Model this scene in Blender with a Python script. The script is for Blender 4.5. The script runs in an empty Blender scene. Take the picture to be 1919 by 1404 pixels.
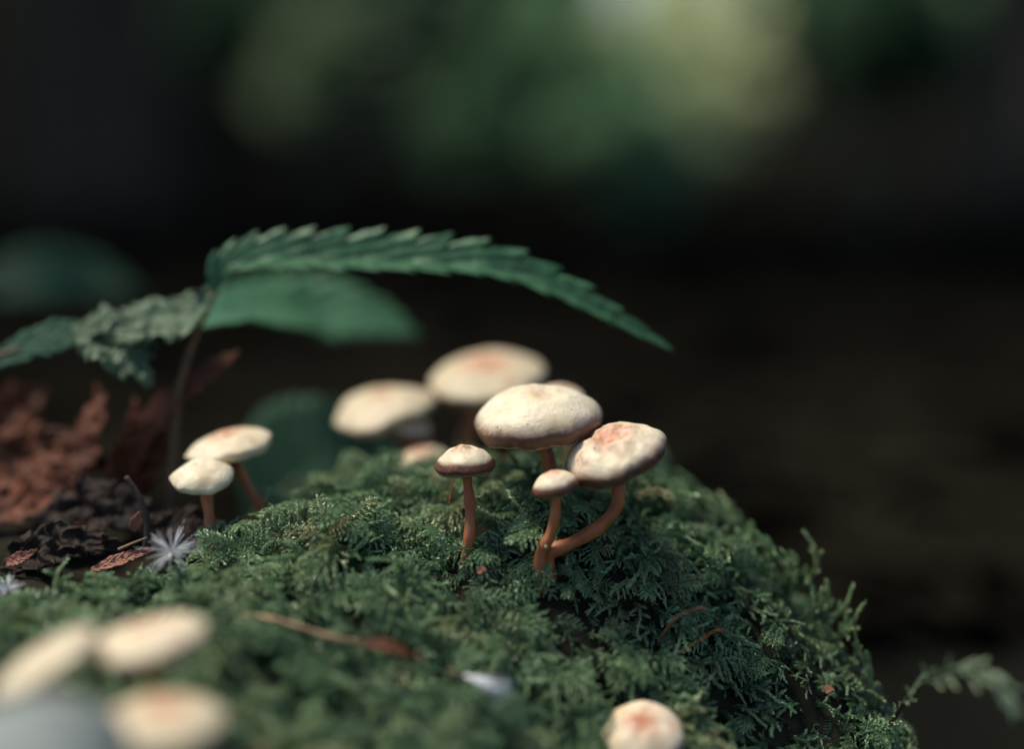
import bpy, math, random
import numpy as np
from mathutils import Vector, Matrix, noise, Euler

# ------------------------------------------------------------------ scale
# one Blender unit is 10 cm (macro scene)
random.seed(7); np.random.seed(7)
S = bpy.context.scene
S.unit_settings.scale_length = 0.1
COL = S.collection

# ------------------------------------------------------------------ camera
PITCH = math.radians(10.0)
CAM = Vector((0.0, -2.697, 1.831))
FPX = 1919 * 50.0 / 36.0
FOCUS = 2.80
cd = bpy.data.cameras.new('camera'); cam = bpy.data.objects.new('camera', cd); COL.objects.link(cam)
cam.location = CAM; cam.rotation_euler = (math.pi / 2 - PITCH, 0, 0)
cd.lens = 50; cd.sensor_width = 36; cd.clip_start = 0.05; cd.clip_end = 5000
cd.dof.use_dof = True; cd.dof.focus_distance = FOCUS; cd.dof.aperture_fstop = 0.25
S.camera = cam

# ------------------------------------------------------------------ sky, sun, exposure
SUN_EL, SUN_AZ = math.radians(62), math.radians(-72)      # azimuth from +Y towards +X: light from high on the left, square to the view
w = bpy.data.worlds.new('World'); S.world = w; w.use_nodes = True
nt = w.node_tree; nt.nodes.clear()
sky = nt.nodes.new('ShaderNodeTexSky'); sky.sky_type = 'NISHITA'; sky.sun_disc = False
sky.sun_elevation = SUN_EL; sky.sun_rotation = SUN_AZ
bg = nt.nodes.new('ShaderNodeBackground'); bg.inputs['Strength'].default_value = 0.085
wo = nt.nodes.new('ShaderNodeOutputWorld')
nt.links.new(sky.outputs[0], bg.inputs[0]); nt.links.new(bg.outputs[0], wo.inputs[0])
sl = bpy.data.lights.new('sun', 'SUN'); sl.energy = 3.0; sl.angle = math.radians(14); sl.color = (1.0, 0.92, 0.78)
sun = bpy.data.objects.new('sun', sl); COL.objects.link(sun)
sd = Vector((math.sin(SUN_AZ) * math.cos(SUN_EL), math.cos(SUN_AZ) * math.cos(SUN_EL), math.sin(SUN_EL)))
sun.rotation_euler = sd.to_track_quat('Z', 'Y').to_euler(); sun.location = sd * 60
S.view_settings.view_transform = 'Standard'; S.view_settings.look = 'None'
S.view_settings.gamma = 1; S.view_settings.use_curve_mapping = False
S.view_settings.exposure = 0.72
S.cycles.use_denoising = True
S.cycles.max_bounces = 5; S.cycles.diffuse_bounces = 3; S.cycles.transmission_bounces = 3

# ------------------------------------------------------------------ helpers
CP, SP = math.cos(PITCH), math.sin(PITCH)
def at(px, py, d):
    """the place that lies d in front of the lens along the view through a point of the photograph"""
    xc = (px - 959.5) / FPX * d; yc = (702 - py) / FPX * d
    return Vector((CAM.x + xc, CAM.y + d * CP + yc * SP, CAM.z - d * SP + yc * CP))
def px(n, d): return n / FPX * d

class MB:
    def __init__(s): s.v = []; s.f = []; s.a = {}
    def add(self, v, f, **at_):
        o = len(self.v); self.v += [tuple(p) for p in v]; self.f += [tuple(i + o for i in q) for q in f]
        for k, val in at_.items(): self.a.setdefault(k, [0.0] * o).extend(val if hasattr(val, '__len__') else [val] * len(v))
        for k in self.a:
            if len(self.a[k]) < len(self.v): self.a[k].extend([0.0] * (len(self.v) - len(self.a[k])))
    def mesh(s, name, m, smooth=True, off=None):
        me = bpy.data.meshes.new(name)
        v = s.v if off is None else [(p[0] - off[0], p[1] - off[1], p[2] - off[2]) for p in s.v]
        me.from_pydata(v, [], s.f)
        for k, val in s.a.items():
            a = me.attributes.new(k, 'FLOAT', 'POINT'); a.data.foreach_set('value', np.array(val, dtype=np.float32))
        if smooth: me.polygons.foreach_set('use_smooth', [True] * len(me.polygons))
        me.materials.append(m); me.update()
        return me
    def build(s, name, m, parent=None, smooth=True):
        off = parent_loc(parent)
        o = bpy.data.objects.new(name, s.mesh(name, m, smooth, off)); COL.objects.link(o); o.parent = parent
        return o
def parent_loc(p):
    t = Vector((0, 0, 0))
    while p is not None: t = t + Vector(p.location); p = p.parent
    return t
def tag(o, label, cat=None, group=None, kind=None):
    o['label'] = label
    if cat: o['category'] = cat
    if group: o['group'] = group
    if kind: o['kind'] = kind
    return o
def thing(name, loc, label, cat, group=None):
    o = bpy.data.objects.new(name, None); COL.objects.link(o); o.location = loc; o.empty_display_size = 0.05
    return tag(o, label, cat, group)
def smooth_path(pts, n):
    """Catmull-Rom through the points"""
    P = [Vector(p) for p in pts]; P = [2 * P[0] - P[1]] + P + [2 * P[-1] - P[-2]]
    out = []; k = len(P) - 3
    for i in range(n):
        u = i / (n - 1) * k; j = min(int(u), k - 1); t = u - j
        a, b, c, d = P[j:j + 4]
        out.append(0.5 * ((2 * b) + (c - a) * t + (2 * a - 5 * b + 4 * c - d) * t * t + (3 * b - a - 3 * c + d) * t ** 3))
    return out
def tube(mb, pts, radii, n=10, wob=0.0, cap=True, **at_):
    vs, fs = [], []; m = len(pts); up = Vector((0.31, 0.17, 0.93))
    tt = []
    for i in range(m):
        t = (pts[min(i + 1, m - 1)] - pts[max(i - 1, 0)]).normalized()
        a = t.orthogonal() if i == 0 else pa - t * pa.dot(t)
        a.normalize(); b = t.cross(a); pa = a
        r = radii[i] if hasattr(radii, '__len__') else radii
        for j in range(n):
            an = 2 * math.pi * j / n
            q = 1 + (wob * noise.noise(Vector((pts[i].x * 9 + math.cos(an), pts[i].z * 9, math.sin(an)))) if wob else 0)
            vs.append(pts[i] + (a * math.cos(an) + b * math.sin(an)) * r * q); tt.append(i / (m - 1))
    for i in range(m - 1):
        for j in range(n):
            fs.append((i * n + j, i * n + (j + 1) % n, (i + 1) * n + (j + 1) % n, (i + 1) * n + j))
    if cap: fs.append(tuple(range(n))[::-1]); fs.append(tuple((m - 1) * n + j for j in range(n)))
    mb.add(vs, fs, t=tt, **at_)
def lerp(a, b, t): return a + (b - a) * t

# ------------------------------------------------------------------ materials
def newmat(name):
    m = bpy.data.materials.new(name); m.use_nodes = True
    t = m.node_tree; b = t.nodes['Principled BSDF']; return m, t, b
def N(t, typ, **kw):
    n = t.nodes.new(typ)
    for k, v in kw.items():
        if k in n.inputs.keys() if isinstance(k, str) else False: n.inputs[k].default_value = v
        else: setattr(n, k, v)
    return n
def ramp(t, src, stops):
    r = t.nodes.new('ShaderNodeValToRGB'); e = r.color_ramp.elements
    while len(e) < len(stops): e.new(0.5)
    for i, (p, c) in enumerate(stops):
        e[i].position = p; e[i].color = (*c, 1) if len(c) == 3 else c
    t.links.new(src, r.inputs[0]); return r.outputs[0]
def tex_noise(t, scale, detail=4, rough=0.55, vec=None, dist=0.0):
    n = t.nodes.new('ShaderNodeTexNoise'); n.inputs['Scale'].default_value = scale
    n.inputs['Detail'].default_value = detail; n.inputs['Roughness'].default_value = rough; n.inputs['Distortion'].default_value = dist
    if vec is None:
        c = t.nodes.new('ShaderNodeTexCoord'); vec = c.outputs['Object']
    t.links.new(vec, n.inputs['Vector']); return n.outputs[0]
def attr(t, name, typ='GEOMETRY'):
    a = t.nodes.new('ShaderNodeAttribute'); a.attribute_name = name; a.attribute_type = typ; return a.outputs['Fac']
def mix(t, fac, a, b, mode='MIX'):
    m = t.nodes.new('ShaderNodeMix'); m.data_type = 'RGBA'; m.blend_type = mode
    for k, v in ((0, fac), (6, a), (7, b)):
        if hasattr(v, 'is_linked') or hasattr(v, 'links'): t.links.new(v, m.inputs[k])
        else: m.inputs[k].default_value = v if k == 0 else (*v, 1)
    return m.outputs[2]
def mathn(t, op, a, b=None, clamp=False):
    m = t.nodes.new('ShaderNodeMath'); m.operation = op; m.use_clamp = clamp
    for i, v in enumerate((a, b)):
        if v is None: continue
        if hasattr(v, 'links'): t.links.new(v, m.inputs[i])
        else: m.inputs[i].default_value = v
    return m.outputs[0]
def bump(t, b, h, strength, dist):
    n = t.nodes.new('ShaderNodeBump'); n.inputs['Strength'].default_value = strength; n.inputs['Distance'].default_value = dist
    t.links.new(h, n.inputs['Height']); t.links.new(n.outputs[0], b.inputs['Normal']); return n

def leaf_mat(name, c1, c2, vein, trans=0.3, rough=0.5, nscale=14, vein_n=11.0, instance_tint=False):
    m, t, b = newmat(name)
    col = ramp(t, tex_noise(t, nscale, 4), [(0.3, c1), (0.7, c2)])
    tt = attr(t, 't'); ss = attr(t, 's')
    sa = mathn(t, 'ABSOLUTE', ss)
    ph = mathn(t, 'SUBTRACT', mathn(t, 'MULTIPLY', tt, vein_n), mathn(t, 'MULTIPLY', sa, 2.2))
    fr = mathn(t, 'ABSOLUTE', mathn(t, 'SUBTRACT', mathn(t, 'FRACT', ph), 0.5))
    v1 = mathn(t, 'LESS_THAN', fr, 0.03); v2 = mathn(t, 'LESS_THAN', sa, 0.05)
    vv = mathn(t, 'MULTIPLY', mathn(t, 'MAXIMUM', v1, v2), 0.7)
    col = mix(t, vv, col, vein)
    t.links.new(col, b.inputs['Base Color']); b.inputs['Roughness'].default_value = rough; b.inputs['Specular IOR Level'].default_value = 0.25
    h = mathn(t, 'ADD', tex_noise(t, nscale * 5, 3), mathn(t, 'MULTIPLY', fr, 1.5))
    bump(t, b, h, 0.5, 0.01)
    tr = t.nodes.new('ShaderNodeBsdfTranslucent'); t.links.new(col, tr.inputs[0])
    ms = t.nodes.new('ShaderNodeMixShader'); ms.inputs[0].default_value = trans
    t.links.new(b.outputs[0], ms.inputs[1]); t.links.new(tr.outputs[0], ms.inputs[2])
    t.links.new(ms.outputs[0], t.nodes['Material Output'].inputs[0])
    return m
def plain_mat(name, c1, c2, nscale=20, rough=0.7, bstr=0.4, bdist=0.01, stretch=None, spec=0.5):
    m, t, b = newmat(name)
    vec = None
    if stretch:
        c = t.nodes.new('ShaderNodeTexCoord'); mp = t.nodes.new('ShaderNodeMapping'); mp.inputs['Scale'].default_value = stretch
        t.links.new(c.outputs['Object'], mp.inputs[0]); vec = mp.outputs[0]
    n = tex_noise(t, nscale, 6, 0.6, vec)
    t.links.new(ramp(t, n, [(0.3, c1), (0.7, c2)]), b.inputs['Base Color']); b.inputs['Roughness'].default_value = rough
    b.inputs['Specular IOR Level'].default_value = spec
    bump(t, b, n, bstr, bdist); return m

# moss: colour varies from shoot to shoot (instancer attribute) and along each shoot
def moss_mat(name):
    m, t, b = newmat(name)
    ti = attr(t, 'tint', 'INSTANCER'); tg = attr(t, 'tip')
    c_old_shaded = ramp(t, ti, [(0.0, (0.03, 0.062, 0.032)), (0.55, (0.055, 0.108, 0.054)), (0.85, (0.09, 0.11, 0.045)), (1.0, (0.13, 0.10, 0.05))])
    c_new_lit = ramp(t, ti, [(0.0, (0.185, 0.345, 0.155)), (0.5, (0.36, 0.55, 0.27)), (0.8, (0.48, 0.59, 0.30)), (1.0, (0.50, 0.46, 0.23))])
    col = mix(t, mathn(t, 'MULTIPLY', tg, attr(t, 'young_lit', 'INSTANCER'), True), c_old_shaded, c_new_lit)  # new growth is paler; the contrast also paints light on tips, shade in gaps
    t.links.new(col, b.inputs['Base Color']); b.inputs['Roughness'].default_value = 0.38
    b.inputs['Specular IOR Level'].default_value = 0.6
    tr = t.nodes.new('ShaderNodeBsdfTranslucent'); t.links.new(col, tr.inputs[0])
    ms = t.nodes.new('ShaderNodeMixShader'); ms.inputs[0].default_value = 0.3
    t.links.new(b.outputs[0], ms.inputs[1]); t.links.new(tr.outputs[0], ms.inputs[2])
    t.links.new(ms.outputs[0], t.nodes['Material Output'].inputs[0]); return m

def cap_mat():
    m, t, b = newmat('mushroom_cap_skin')
    r = attr(t, 'rad'); pk = attr(t, 'pink'); br = attr(t, 'brown'); an = attr(t, 'seed')
    tc = t.nodes.new('ShaderNodeTexCoord')
    cv = t.nodes.new('ShaderNodeVectorMath'); cv.operation = 'ADD'
    cx = t.nodes.new('ShaderNodeCombineXYZ'); t.links.new(an, cx.inputs[0]); t.links.new(an, cx.inputs[1])
    t.links.new(tc.outputs['Object'], cv.inputs[0]); t.links.new(cx.outputs[0], cv.inputs[1]); vec = cv.outputs[0]
    n1 = tex_noise(t, 14, 5, 0.6, vec); n2 = tex_noise(t, 55, 5, 0.65, vec); n3 = tex_noise(t, 160, 2, 0.5, vec)
    rr = mathn(t, 'ADD', r, mathn(t, 'ADD', mathn(t, 'MULTIPLY', mathn(t, 'SUBTRACT', n1, 0.5), 0.45), mathn(t, 'MULTIPLY', mathn(t, 'SUBTRACT', n2, 0.5), 0.25)))
    cream = ramp(t, n1, [(0.3, (0.54, 0.43, 0.26)), (0.5, (0.68, 0.59, 0.41)), (0.72, (0.74, 0.68, 0.52))])
    cream = mix(t, attr(t, 'dull'), cream, (0.30, 0.25, 0.13))  # tan paints the shade on the caps behind, a duller tone elsewhere
    rr = mathn(t, 'MULTIPLY', rr, mathn(t, 'SUBTRACT', 1.5, mathn(t, 'MULTIPLY', pk, 0.75)))
    # pink-brown disc in the middle and blotches
    disc = ramp(t, rr, [(0.0, (1, 1, 1)), (0.09, (0.9,) * 3), (0.25, (0.15,) * 3), (0.42, (0, 0, 0))])
    bl = ramp(t, n1, [(0.54, (0, 0, 0)), (0.66, (0.6,) * 3)])
    pf = mathn(t, 'MULTIPLY', mathn(t, 'MAXIMUM', disc, bl), pk, True)
    pinkc = ramp(t, n2, [(0.35, (0.34, 0.11, 0.055)), (0.65, (0.60, 0.32, 0.20))])
    col = mix(t, pf, cream, pinkc)
    # brown margin
    rim = ramp(t, mathn(t, 'ADD', mathn(t, 'ADD', r, mathn(t, 'MULTIPLY', mathn(t, 'SUBTRACT', br, 0.8), 0.12)), mathn(t, 'MULTIPLY', mathn(t, 'SUBTRACT', n2, 0.5), 0.07)),
               [(0.0, (0, 0, 0)), (0.56, (0, 0, 0)), (0.605, (0.4,) * 3), (0.645, (1, 1, 1)), (0.745, (1, 1, 1)), (0.765, (0.25,) * 3), (0.79, (1, 1, 1))])
    rimn = t.nodes.new('ShaderNodeSeparateColor'); t.links.new(rim, rimn.inputs[0])
    brownc = ramp(t, n2, [(0.3, (0.045, 0.014, 0.008)), (0.6, (0.13, 0.042, 0.02)), (0.75, (0.30, 0.12, 0.06))])
    col = mix(t, mathn(t, 'MULTIPLY', rimn.outputs[0], br, True), col, brownc)
    # tiny dark specks
    vo = t.nodes.new('ShaderNodeTexVoronoi'); vo.inputs['Scale'].default_value = 48; t.links.new(vec, vo.inputs['Vector'])
    sp = mathn(t, 'MULTIPLY', mathn(t, 'LESS_THAN', vo.outputs['Distance'], 0.12), mathn(t, 'GREATER_THAN', n1, 0.54))
    col = mix(t, mathn(t, 'MULTIPLY', sp, 0.75), col, (0.14, 0.06, 0.03))
    t.links.new(col, b.inputs['Base Color']); b.inputs['Roughness'].default_value = 0.55
    b.inputs['Subsurface Weight'].default_value = 0.12; b.inputs['Subsurface Radius'].default_value = (0.02, 0.012, 0.006); b.inputs['Subsurface Scale'].default_value = 0.5
    msk = ramp(t, n1, [(0.42, (0.12,) * 3), (0.62, (1, 1, 1))])
    h = mathn(t, 'MULTIPLY', mathn(t, 'ADD', mathn(t, 'MULTIPLY', n2, 0.8), mathn(t, 'MULTIPLY', n3, 0.2)), msk)
    bump(t, b, h, 0.45, 0.008); return m

M = {}
M['cap'] = cap_mat()
M['stem'] = plain_mat('mushroom_stem', (0.22, 0.055, 0.018), (0.48, 0.17, 0.055), 22, 0.55, 0.3, 0.003, (1, 1, 0.6))
M['stem_pale'] = plain_mat('mushroom_stem_pale', (0.36, 0.20, 0.08), (0.55, 0.38, 0.18), 30, 0.6, 0.4, 0.004, (1, 1, 0.2))
M['gill'] = plain_mat('mushroom_gills', (0.10, 0.04, 0.02), (0.20, 0.09, 0.04), 40, 0.8)
M['moss'] = moss_mat('moss_shoots')
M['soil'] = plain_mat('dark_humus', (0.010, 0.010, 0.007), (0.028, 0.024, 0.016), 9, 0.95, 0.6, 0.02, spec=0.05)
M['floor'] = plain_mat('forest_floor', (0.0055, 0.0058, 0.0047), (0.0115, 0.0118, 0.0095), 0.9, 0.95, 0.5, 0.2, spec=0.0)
M['bark'] = plain_mat('dark_bark', (0.03, 0.028, 0.023), (0.065, 0.058, 0.045), 1.2, 0.9, 0.8, 0.2, (1, 1, 0.15), spec=0.0)
M['nettle'] = leaf_mat('nettle_leaf', (0.05, 0.15, 0.072), (0.11, 0.27, 0.135), (0.12, 0.28, 0.15), 0.35, 0.42)
M['nettle_worn'] = leaf_mat('worn_leaf', (0.05, 0.12, 0.06), (0.16, 0.21, 0.13), (0.20, 0.24, 0.17), 0.2, 0.45, 22)
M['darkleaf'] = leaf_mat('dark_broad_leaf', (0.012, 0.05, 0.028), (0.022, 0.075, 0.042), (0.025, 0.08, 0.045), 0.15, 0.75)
M['dead'] = leaf_mat('dead_leaf', (0.02, 0.009, 0.006), (0.27, 0.09, 0.045), (0.04, 0.016, 0.01), 0.25, 0.6, 9)  # near-black to russet blotches paint lit patches and black gaps into the leaf
M['dead_dark'] = leaf_mat('rotten_leaf', (0.012, 0.009, 0.007), (0.035, 0.02, 0.014), (0.02, 0.012, 0.008), 0.03, 0.75, 26)
M['dead_pink'] = leaf_mat('pinkish_dead_leaf', (0.28, 0.11, 0.07), (0.42, 0.20, 0.14), (0.2, 0.08, 0.05), 0.2, 0.55)
M['twig'] = plain_mat('pale_twig', (0.15, 0.08, 0.04), (0.40, 0.26, 0.15), 25, 0.7, 0.5, 0.004)
M['twig_dark'] = plain_mat('dark_twig', (0.012, 0.009, 0.007), (0.05, 0.03, 0.02), 25, 0.7)
M['seta'] = plain_mat('red_stalk', (0.26, 0.05, 0.02), (0.45, 0.12, 0.05), 25, 0.5)
M['stalk'] = plain_mat('plant_stalk', (0.05, 0.03, 0.018), (0.16, 0.09, 0.04), 18, 0.6)
M['down'] = plain_mat('white_down', (0.75, 0.76, 0.78), (0.88, 0.88, 0.9), 20, 0.6, 0.0)
M['stone'] = plain_mat('grey_stone', (0.12, 0.14, 0.13), (0.22, 0.25, 0.235), 6, 0.7, 0.4, 0.02)

# ------------------------------------------------------------------ ground: forest floor rising to a bank
def floor_z(x, y):
    z = 0.0
    s = max(0.0, y - 60)
    gap = math.exp(-((x / (abs(y) + 3.0) - 0.115) / 0.048) ** 4)          # a dip in the bank where the sky shows through
    z += (18 * (1 - math.exp(-(s / 22.0) ** 1.8)) + 0.05 * s) * (1 - gap)
    z += 0.25 * noise.noise(Vector((x * 0.12, y * 0.12, 3.0))) * min(1, max(0, (abs(y) + abs(x) - 2) / 6))
    return z - 0.05
def axis_steps(lo, hi, fine, g):
    a = [0.0]; st = fine
    while a[-1] < hi: a.append(a[-1] + st); st *= g
    b = [0.0]; st = fine
    while b[-1] > lo: b.append(b[-1] - st); st *= g
    return sorted(set(a + b))
xs = axis_steps(-2500, 2500, 0.8, 1.09); ys = axis_steps(-2500, 2500, 0.8, 1.09)
mb = MB(); mb.add([(x, y, floor_z(x, y)) for y in ys for x in xs],
                  [(j * len(xs) + i, j * len(xs) + i + 1, (j + 1) * len(xs) + i + 1, (j + 1) * len(xs) + i) for j in range(len(ys) - 1) for i in range(len(xs) - 1)])
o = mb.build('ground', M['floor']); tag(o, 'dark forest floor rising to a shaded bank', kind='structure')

# ------------------------------------------------------------------ moss mound: a smooth surface through surveyed points
pts = []
for a, b_, d in [(-250, 1120, 2.72), (0, 1098, 2.78), (150, 1085, 2.80), (300, 1068, 2.80), (400, 1048, 2.83), (480, 1015, 2.88), (560, 972, 2.93), (640, 935, 2.97),
                 (740, 915, 3.0), (820, 905, 3.04), (900, 896, 3.08), (1000, 888, 3.14), (1120, 895, 3.14), (1230, 915, 3.12), (1310, 955, 3.10), (1375, 1015, 3.06), (1415, 1085, 3.0),
                 (1490, 1185, 2.96), (1555, 1275, 2.92), (1630, 1350, 2.88), (1710, 1430, 2.84),
                 (700, 985, 2.88), (820, 990, 2.86), (870, 1035, 2.80), (1030, 1037, 2.79), (1150, 1030, 2.86), (1250, 1060, 2.88), (1350, 1100, 2.9),
                 (1000, 1110, 2.74), (1200, 1150, 2.78), (1300, 1185, 2.80), (1400, 1240, 2.82), (1400, 1330, 2.76), (1550, 1400, 2.76), (1250, 1300, 2.70),
                 (560, 1110, 2.70), (450, 1165, 2.60), (650, 1195, 2.60), (800, 1235, 2.62), (900, 1285, 2.61), (1000, 1310, 2.64), (1200, 1410, 2.62),
                 (600, 1400, 2.40), (900, 1400, 2.50), (300, 1270, 2.42), (200, 1150, 2.62), (300, 1390, 2.30), (60, 1330, 2.33), (0, 1200, 2.54), (-200, 1250, 2.45), (-150, 1400, 2.25), (1400, 1500, 2.66), (700, 1560, 2.28), (1000, 1560, 2.4)]:
    pts.append(at(a, b_, d))
# the far side of the mound and its foot (world coordinates)
for x, y, z in [(-0.2, 0.75, 0.78), (0.25, 0.95, 0.72), (0.6, 0.85, 0.60), (0.85, 0.55, 0.22), (1.0, 0.15, 0.15), (1.15, -0.4, 0.1), (0.9, -0.55, 0.25), (-0.6, 0.45, 0.92), (-0.6, 0.85, 0.72), (-1.1, 0.35, 0.98), (-1.2, 0.8, 0.85),
                (0.2, 1.35, 0.2), (-1.0, 1.5, 0.25), (-1.7, 0.6, 0.7), (-1.6, -0.1, 0.8), (-1.5, -0.7, 0.55), (-0.4, -1.0, 0.45), (0.3, -0.9, 0.35), (-1.1, -1.2, 0.3)]:
    pts.append(Vector((x, y, z)))
P = np.array([[p.x, p.y, p.z] for p in pts])
def tps(r2): return np.where(r2 > 1e-12, 0.5 * r2 * np.log(np.maximum(r2, 1e-12)), 0)
n_ = len(P); K = tps(((P[:, None, :2] - P[None, :, :2]) ** 2).sum(-1)) + np.eye(n_) * 0.004
A = np.zeros((n_ + 3, n_ + 3)); A[:n_, :n_] = K; A[:n_, n_] = 1; A[:n_, n_ + 1:] = P[:, :2]; A[n_, :n_] = 1; A[n_ + 1:, :n_] = P[:, :2].T
W_ = np.linalg.solve(A, np.concatenate([P[:, 2], [0, 0, 0]]))
def fbm(x, y, f, seed):
    rng = np.random.RandomState(seed); out = 0
    for k in range(10):
        an = rng.rand() * 6.283; q = f * (0.7 + rng.rand() * 0.9); ph = rng.rand() * 6.283
        out = out + np.sin((x * math.cos(an) + y * math.sin(an)) * q * 6.283 + ph + 1.3 * np.sin((x * math.sin(an) - y * math.cos(an)) * q * 3.1 + ph * 2))
    return out / 4.0
def mound_z(x, y):
    x = np.asarray(x, float); y = np.asarray(y, float)
    r2 = (x[..., None] - P[:, 0]) ** 2 + (y[..., None] - P[:, 1]) ** 2
    z = tps(r2) @ W_[:n_] + W_[n_] + W_[n_ + 1] * x + W_[n_ + 2] * y
    # fade to the floor outside the surveyed patch
    e = np.sqrt(((x + 0.2) / 1.75) ** 2 + ((y - 0.05) / 1.55) ** 2)
    k = np.clip((e - 0.82) / 0.3, 0, 1); k = k * k * (3 - 2 * k)
    z = np.minimum(z, 1.12) * (1 - k) - 0.15 * k
    return z + (0.020 * fbm(x, y, 3.0, 3) + 0.012 * fbm(x, y, 7.0, 5)) * (1 - k)
def mz(x, y): return float(mound_z(np.array([x]), np.array([y]))[0])
nx, ny = 190, 170
gx = np.linspace(-2.2, 1.8, nx); gy = np.linspace(-1.7, 1.8, ny); GX, GY = np.meshgrid(gx, gy); GZ = mound_z(GX, GY) - 0.026
mb = MB(); mb.add(np.stack([GX.ravel(), GY.ravel(), GZ.ravel()], 1).tolist(),
                  [(j * nx + i, j * nx + i + 1, (j + 1) * nx + i + 1, (j + 1) * nx + i) for j in range(ny - 1) for i in range(nx - 1)])
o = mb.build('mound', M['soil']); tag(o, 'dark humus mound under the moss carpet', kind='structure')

# ------------------------------------------------------------------ moss shoots
def moss_leaf(mb, p, d, side, L, wd, tip, curl):
    nrm = side.cross(d).normalized()
    a = p; m1 = p + d * L * 0.4 + side * wd + nrm * wd * 0.3; m2 = p + d * L * 0.4 - side * wd + nrm * wd * 0.3
    e = p + d * L * 0.92 - nrm * L * curl
    mb.add([a, m1, e, m2], [(0, 1, 2), (0, 2, 3)], tip=[tip * 0.7, tip, min(1, tip * 1.1), tip])
def moss_branch(mb, path, L, wd, n, rng, t0=0.3, t1=1.0, spread=0.9):
    for i in range(n):
        u = (i + 0.5) / n * (len(path) - 1); k = min(int(u), len(path) - 2)
        p = path[k].lerp(path[k + 1], u - k); t = (path[k + 1] - path[k]).normalized()
        a = t.cross(Vector((0.2, 0.9, 0.3))).normalized(); b2 = t.cross(a); an = i * 2.4 + rng.uniform(-.3, .3)
        rad = a * math.cos(an) + b2 * math.sin(an)
        f = (i + 0.5) / n
        d = (t * lerp(0.75, 1.5, f) + rad * spread * lerp(1.0, 0.45, f)).normalized()
        s = t.cross(rad).normalized()
        l = L * lerp(1.0, 0.62, f) * rng.uniform(0.8, 1.2)
        moss_leaf(mb, p, (d + Vector((rng.uniform(-.25, .25), rng.uniform(-.25, .25), rng.uniform(-.25, .25)))).normalized(), s, l, wd * rng.uniform(.8, 1.2), lerp(t0, t1, f), rng.uniform(.1, .45))
def proto_simple(seed):
    rng = random.Random(seed); mb = MB(); H = rng.uniform(0.065, 0.085)
    bend = rng.uniform(0.8, 1.5); path = []
    for i in range(11):
        f = i / 10; path.append(Vector((H * bend * f * f * 0.62, rng.uniform(-1, 1) * 0.003 * f + 0.01 * math.sin(f * 4 + seed) * f, H * (f - 0.46 * bend * f ** 2.2))))
    moss_branch(mb, path, 0.0125, 0.0023, 105, rng, 0.0, 1.0, 0.95)
    for k in range(3):
        j = 3 + k * 2; sd_ = -1 if (k + seed) % 2 else 1; l = rng.uniform(.016, .028)
        moss_branch(mb, [path[j] + Vector((.45 * l * q, sd_ * l * q * .8, l * q * .7 - l * q * q * .5)) for q in (0, .33, .66, 1)], .0095, .002, 22, rng, .1, .9, .9)
    return mb
def proto_pinnate(seed):
    rng = random.Random(seed); mb = MB(); H = 0.085
    bend = rng.uniform(0.8, 1.5); path = []
    for i in range(11):
        f = i / 10; path.append(Vector((H * bend * 0.75 * f ** 1.6, rng.uniform(-1, 1) * 0.002, H * (f - 0.5 * bend * f ** 2.2))))
    moss_branch(mb, path, 0.0095, 0.0019, 36, rng, 0.0, 1.0)
    nb = 15
    for i in range(nb):
        f = 0.18 + 0.78 * i / nb; u = f * 10; k = int(u); p = path[k].lerp(path[k + 1], u - k); t = (path[k + 1] - path[k]).normalized()
        sgn = 1 if i % 2 else -1; side = Vector((0, 1, 0)) * sgn
        l = 0.026 * math.sin(math.pi * min(1, 0.25 + 0.72 * f)) * rng.uniform(0.8, 1.15) + 0.004
        bp = [p + (t * 0.6 + side * 0.8 + Vector((0, 0, rng.uniform(-.1, .25)))) * l * q - Vector((0, 0, 1)) * l * 0.5 * q * q for q in (0, .33, .66, 1)]
        moss_branch(mb, bp, 0.0088, 0.0017, 14, rng, 0.1 + .5 * f, 0.55 + .45 * f, 0.8)
    return mb
pc = bpy.data.collections.new('moss_shoot_shapes')
for i in range(9):
    mbp = proto_simple(i) if i < 4 else proto_pinnate(i)
    ob = bpy.data.objects.new('shape_%02d' % i, mbp.mesh('moss_shoot', M['moss'], False)); pc.objects.link(ob)

def gn_scatter():
    g = bpy.data.node_groups.new('moss_scatter', 'GeometryNodeTree')
    g.interface.new_socket('Geometry', in_out='INPUT', socket_type='NodeSocketGeometry'); g.interface.new_socket('Geometry', in_out='OUTPUT', socket_type='NodeSocketGeometry')
    gi = g.nodes.new('NodeGroupInput'); go = g.nodes.new('NodeGroupOutput')
    ip = g.nodes.new('GeometryNodeInstanceOnPoints'); ci = g.nodes.new('GeometryNodeCollectionInfo')
    ci.inputs['Collection'].default_value = pc; ci.inputs['Separate Children'].default_value = True; ci.inputs['Reset Children'].default_value = True
    def na(name, typ):
        n = g.nodes.new('GeometryNodeInputNamedAttribute'); n.data_type = typ; n.inputs['Name'].default_value = name; return n.outputs['Attribute']
    e2r = g.nodes.new('FunctionNodeEulerToRotation'); g.links.new(na('rot', 'FLOAT_VECTOR'), e2r.inputs[0])
    ip.inputs['Pick Instance'].default_value = True
    g.links.new(gi.outputs[0], ip.inputs['Points']); g.links.new(ci.outputs[0], ip.inputs['Instance'])
    g.links.new(na('kind_index', 'INT'), ip.inputs['Instance Index']); g.links.new(e2r.outputs[0], ip.inputs['Rotation']); g.links.new(na('size', 'FLOAT'), ip.inputs['Scale'])
    g.links.new(ip.outputs[0], go.inputs[0]); return g
GN = gn_scatter()
MP, MR, MS_, MK, MT, MY = [], [], [], [], [], []
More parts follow.
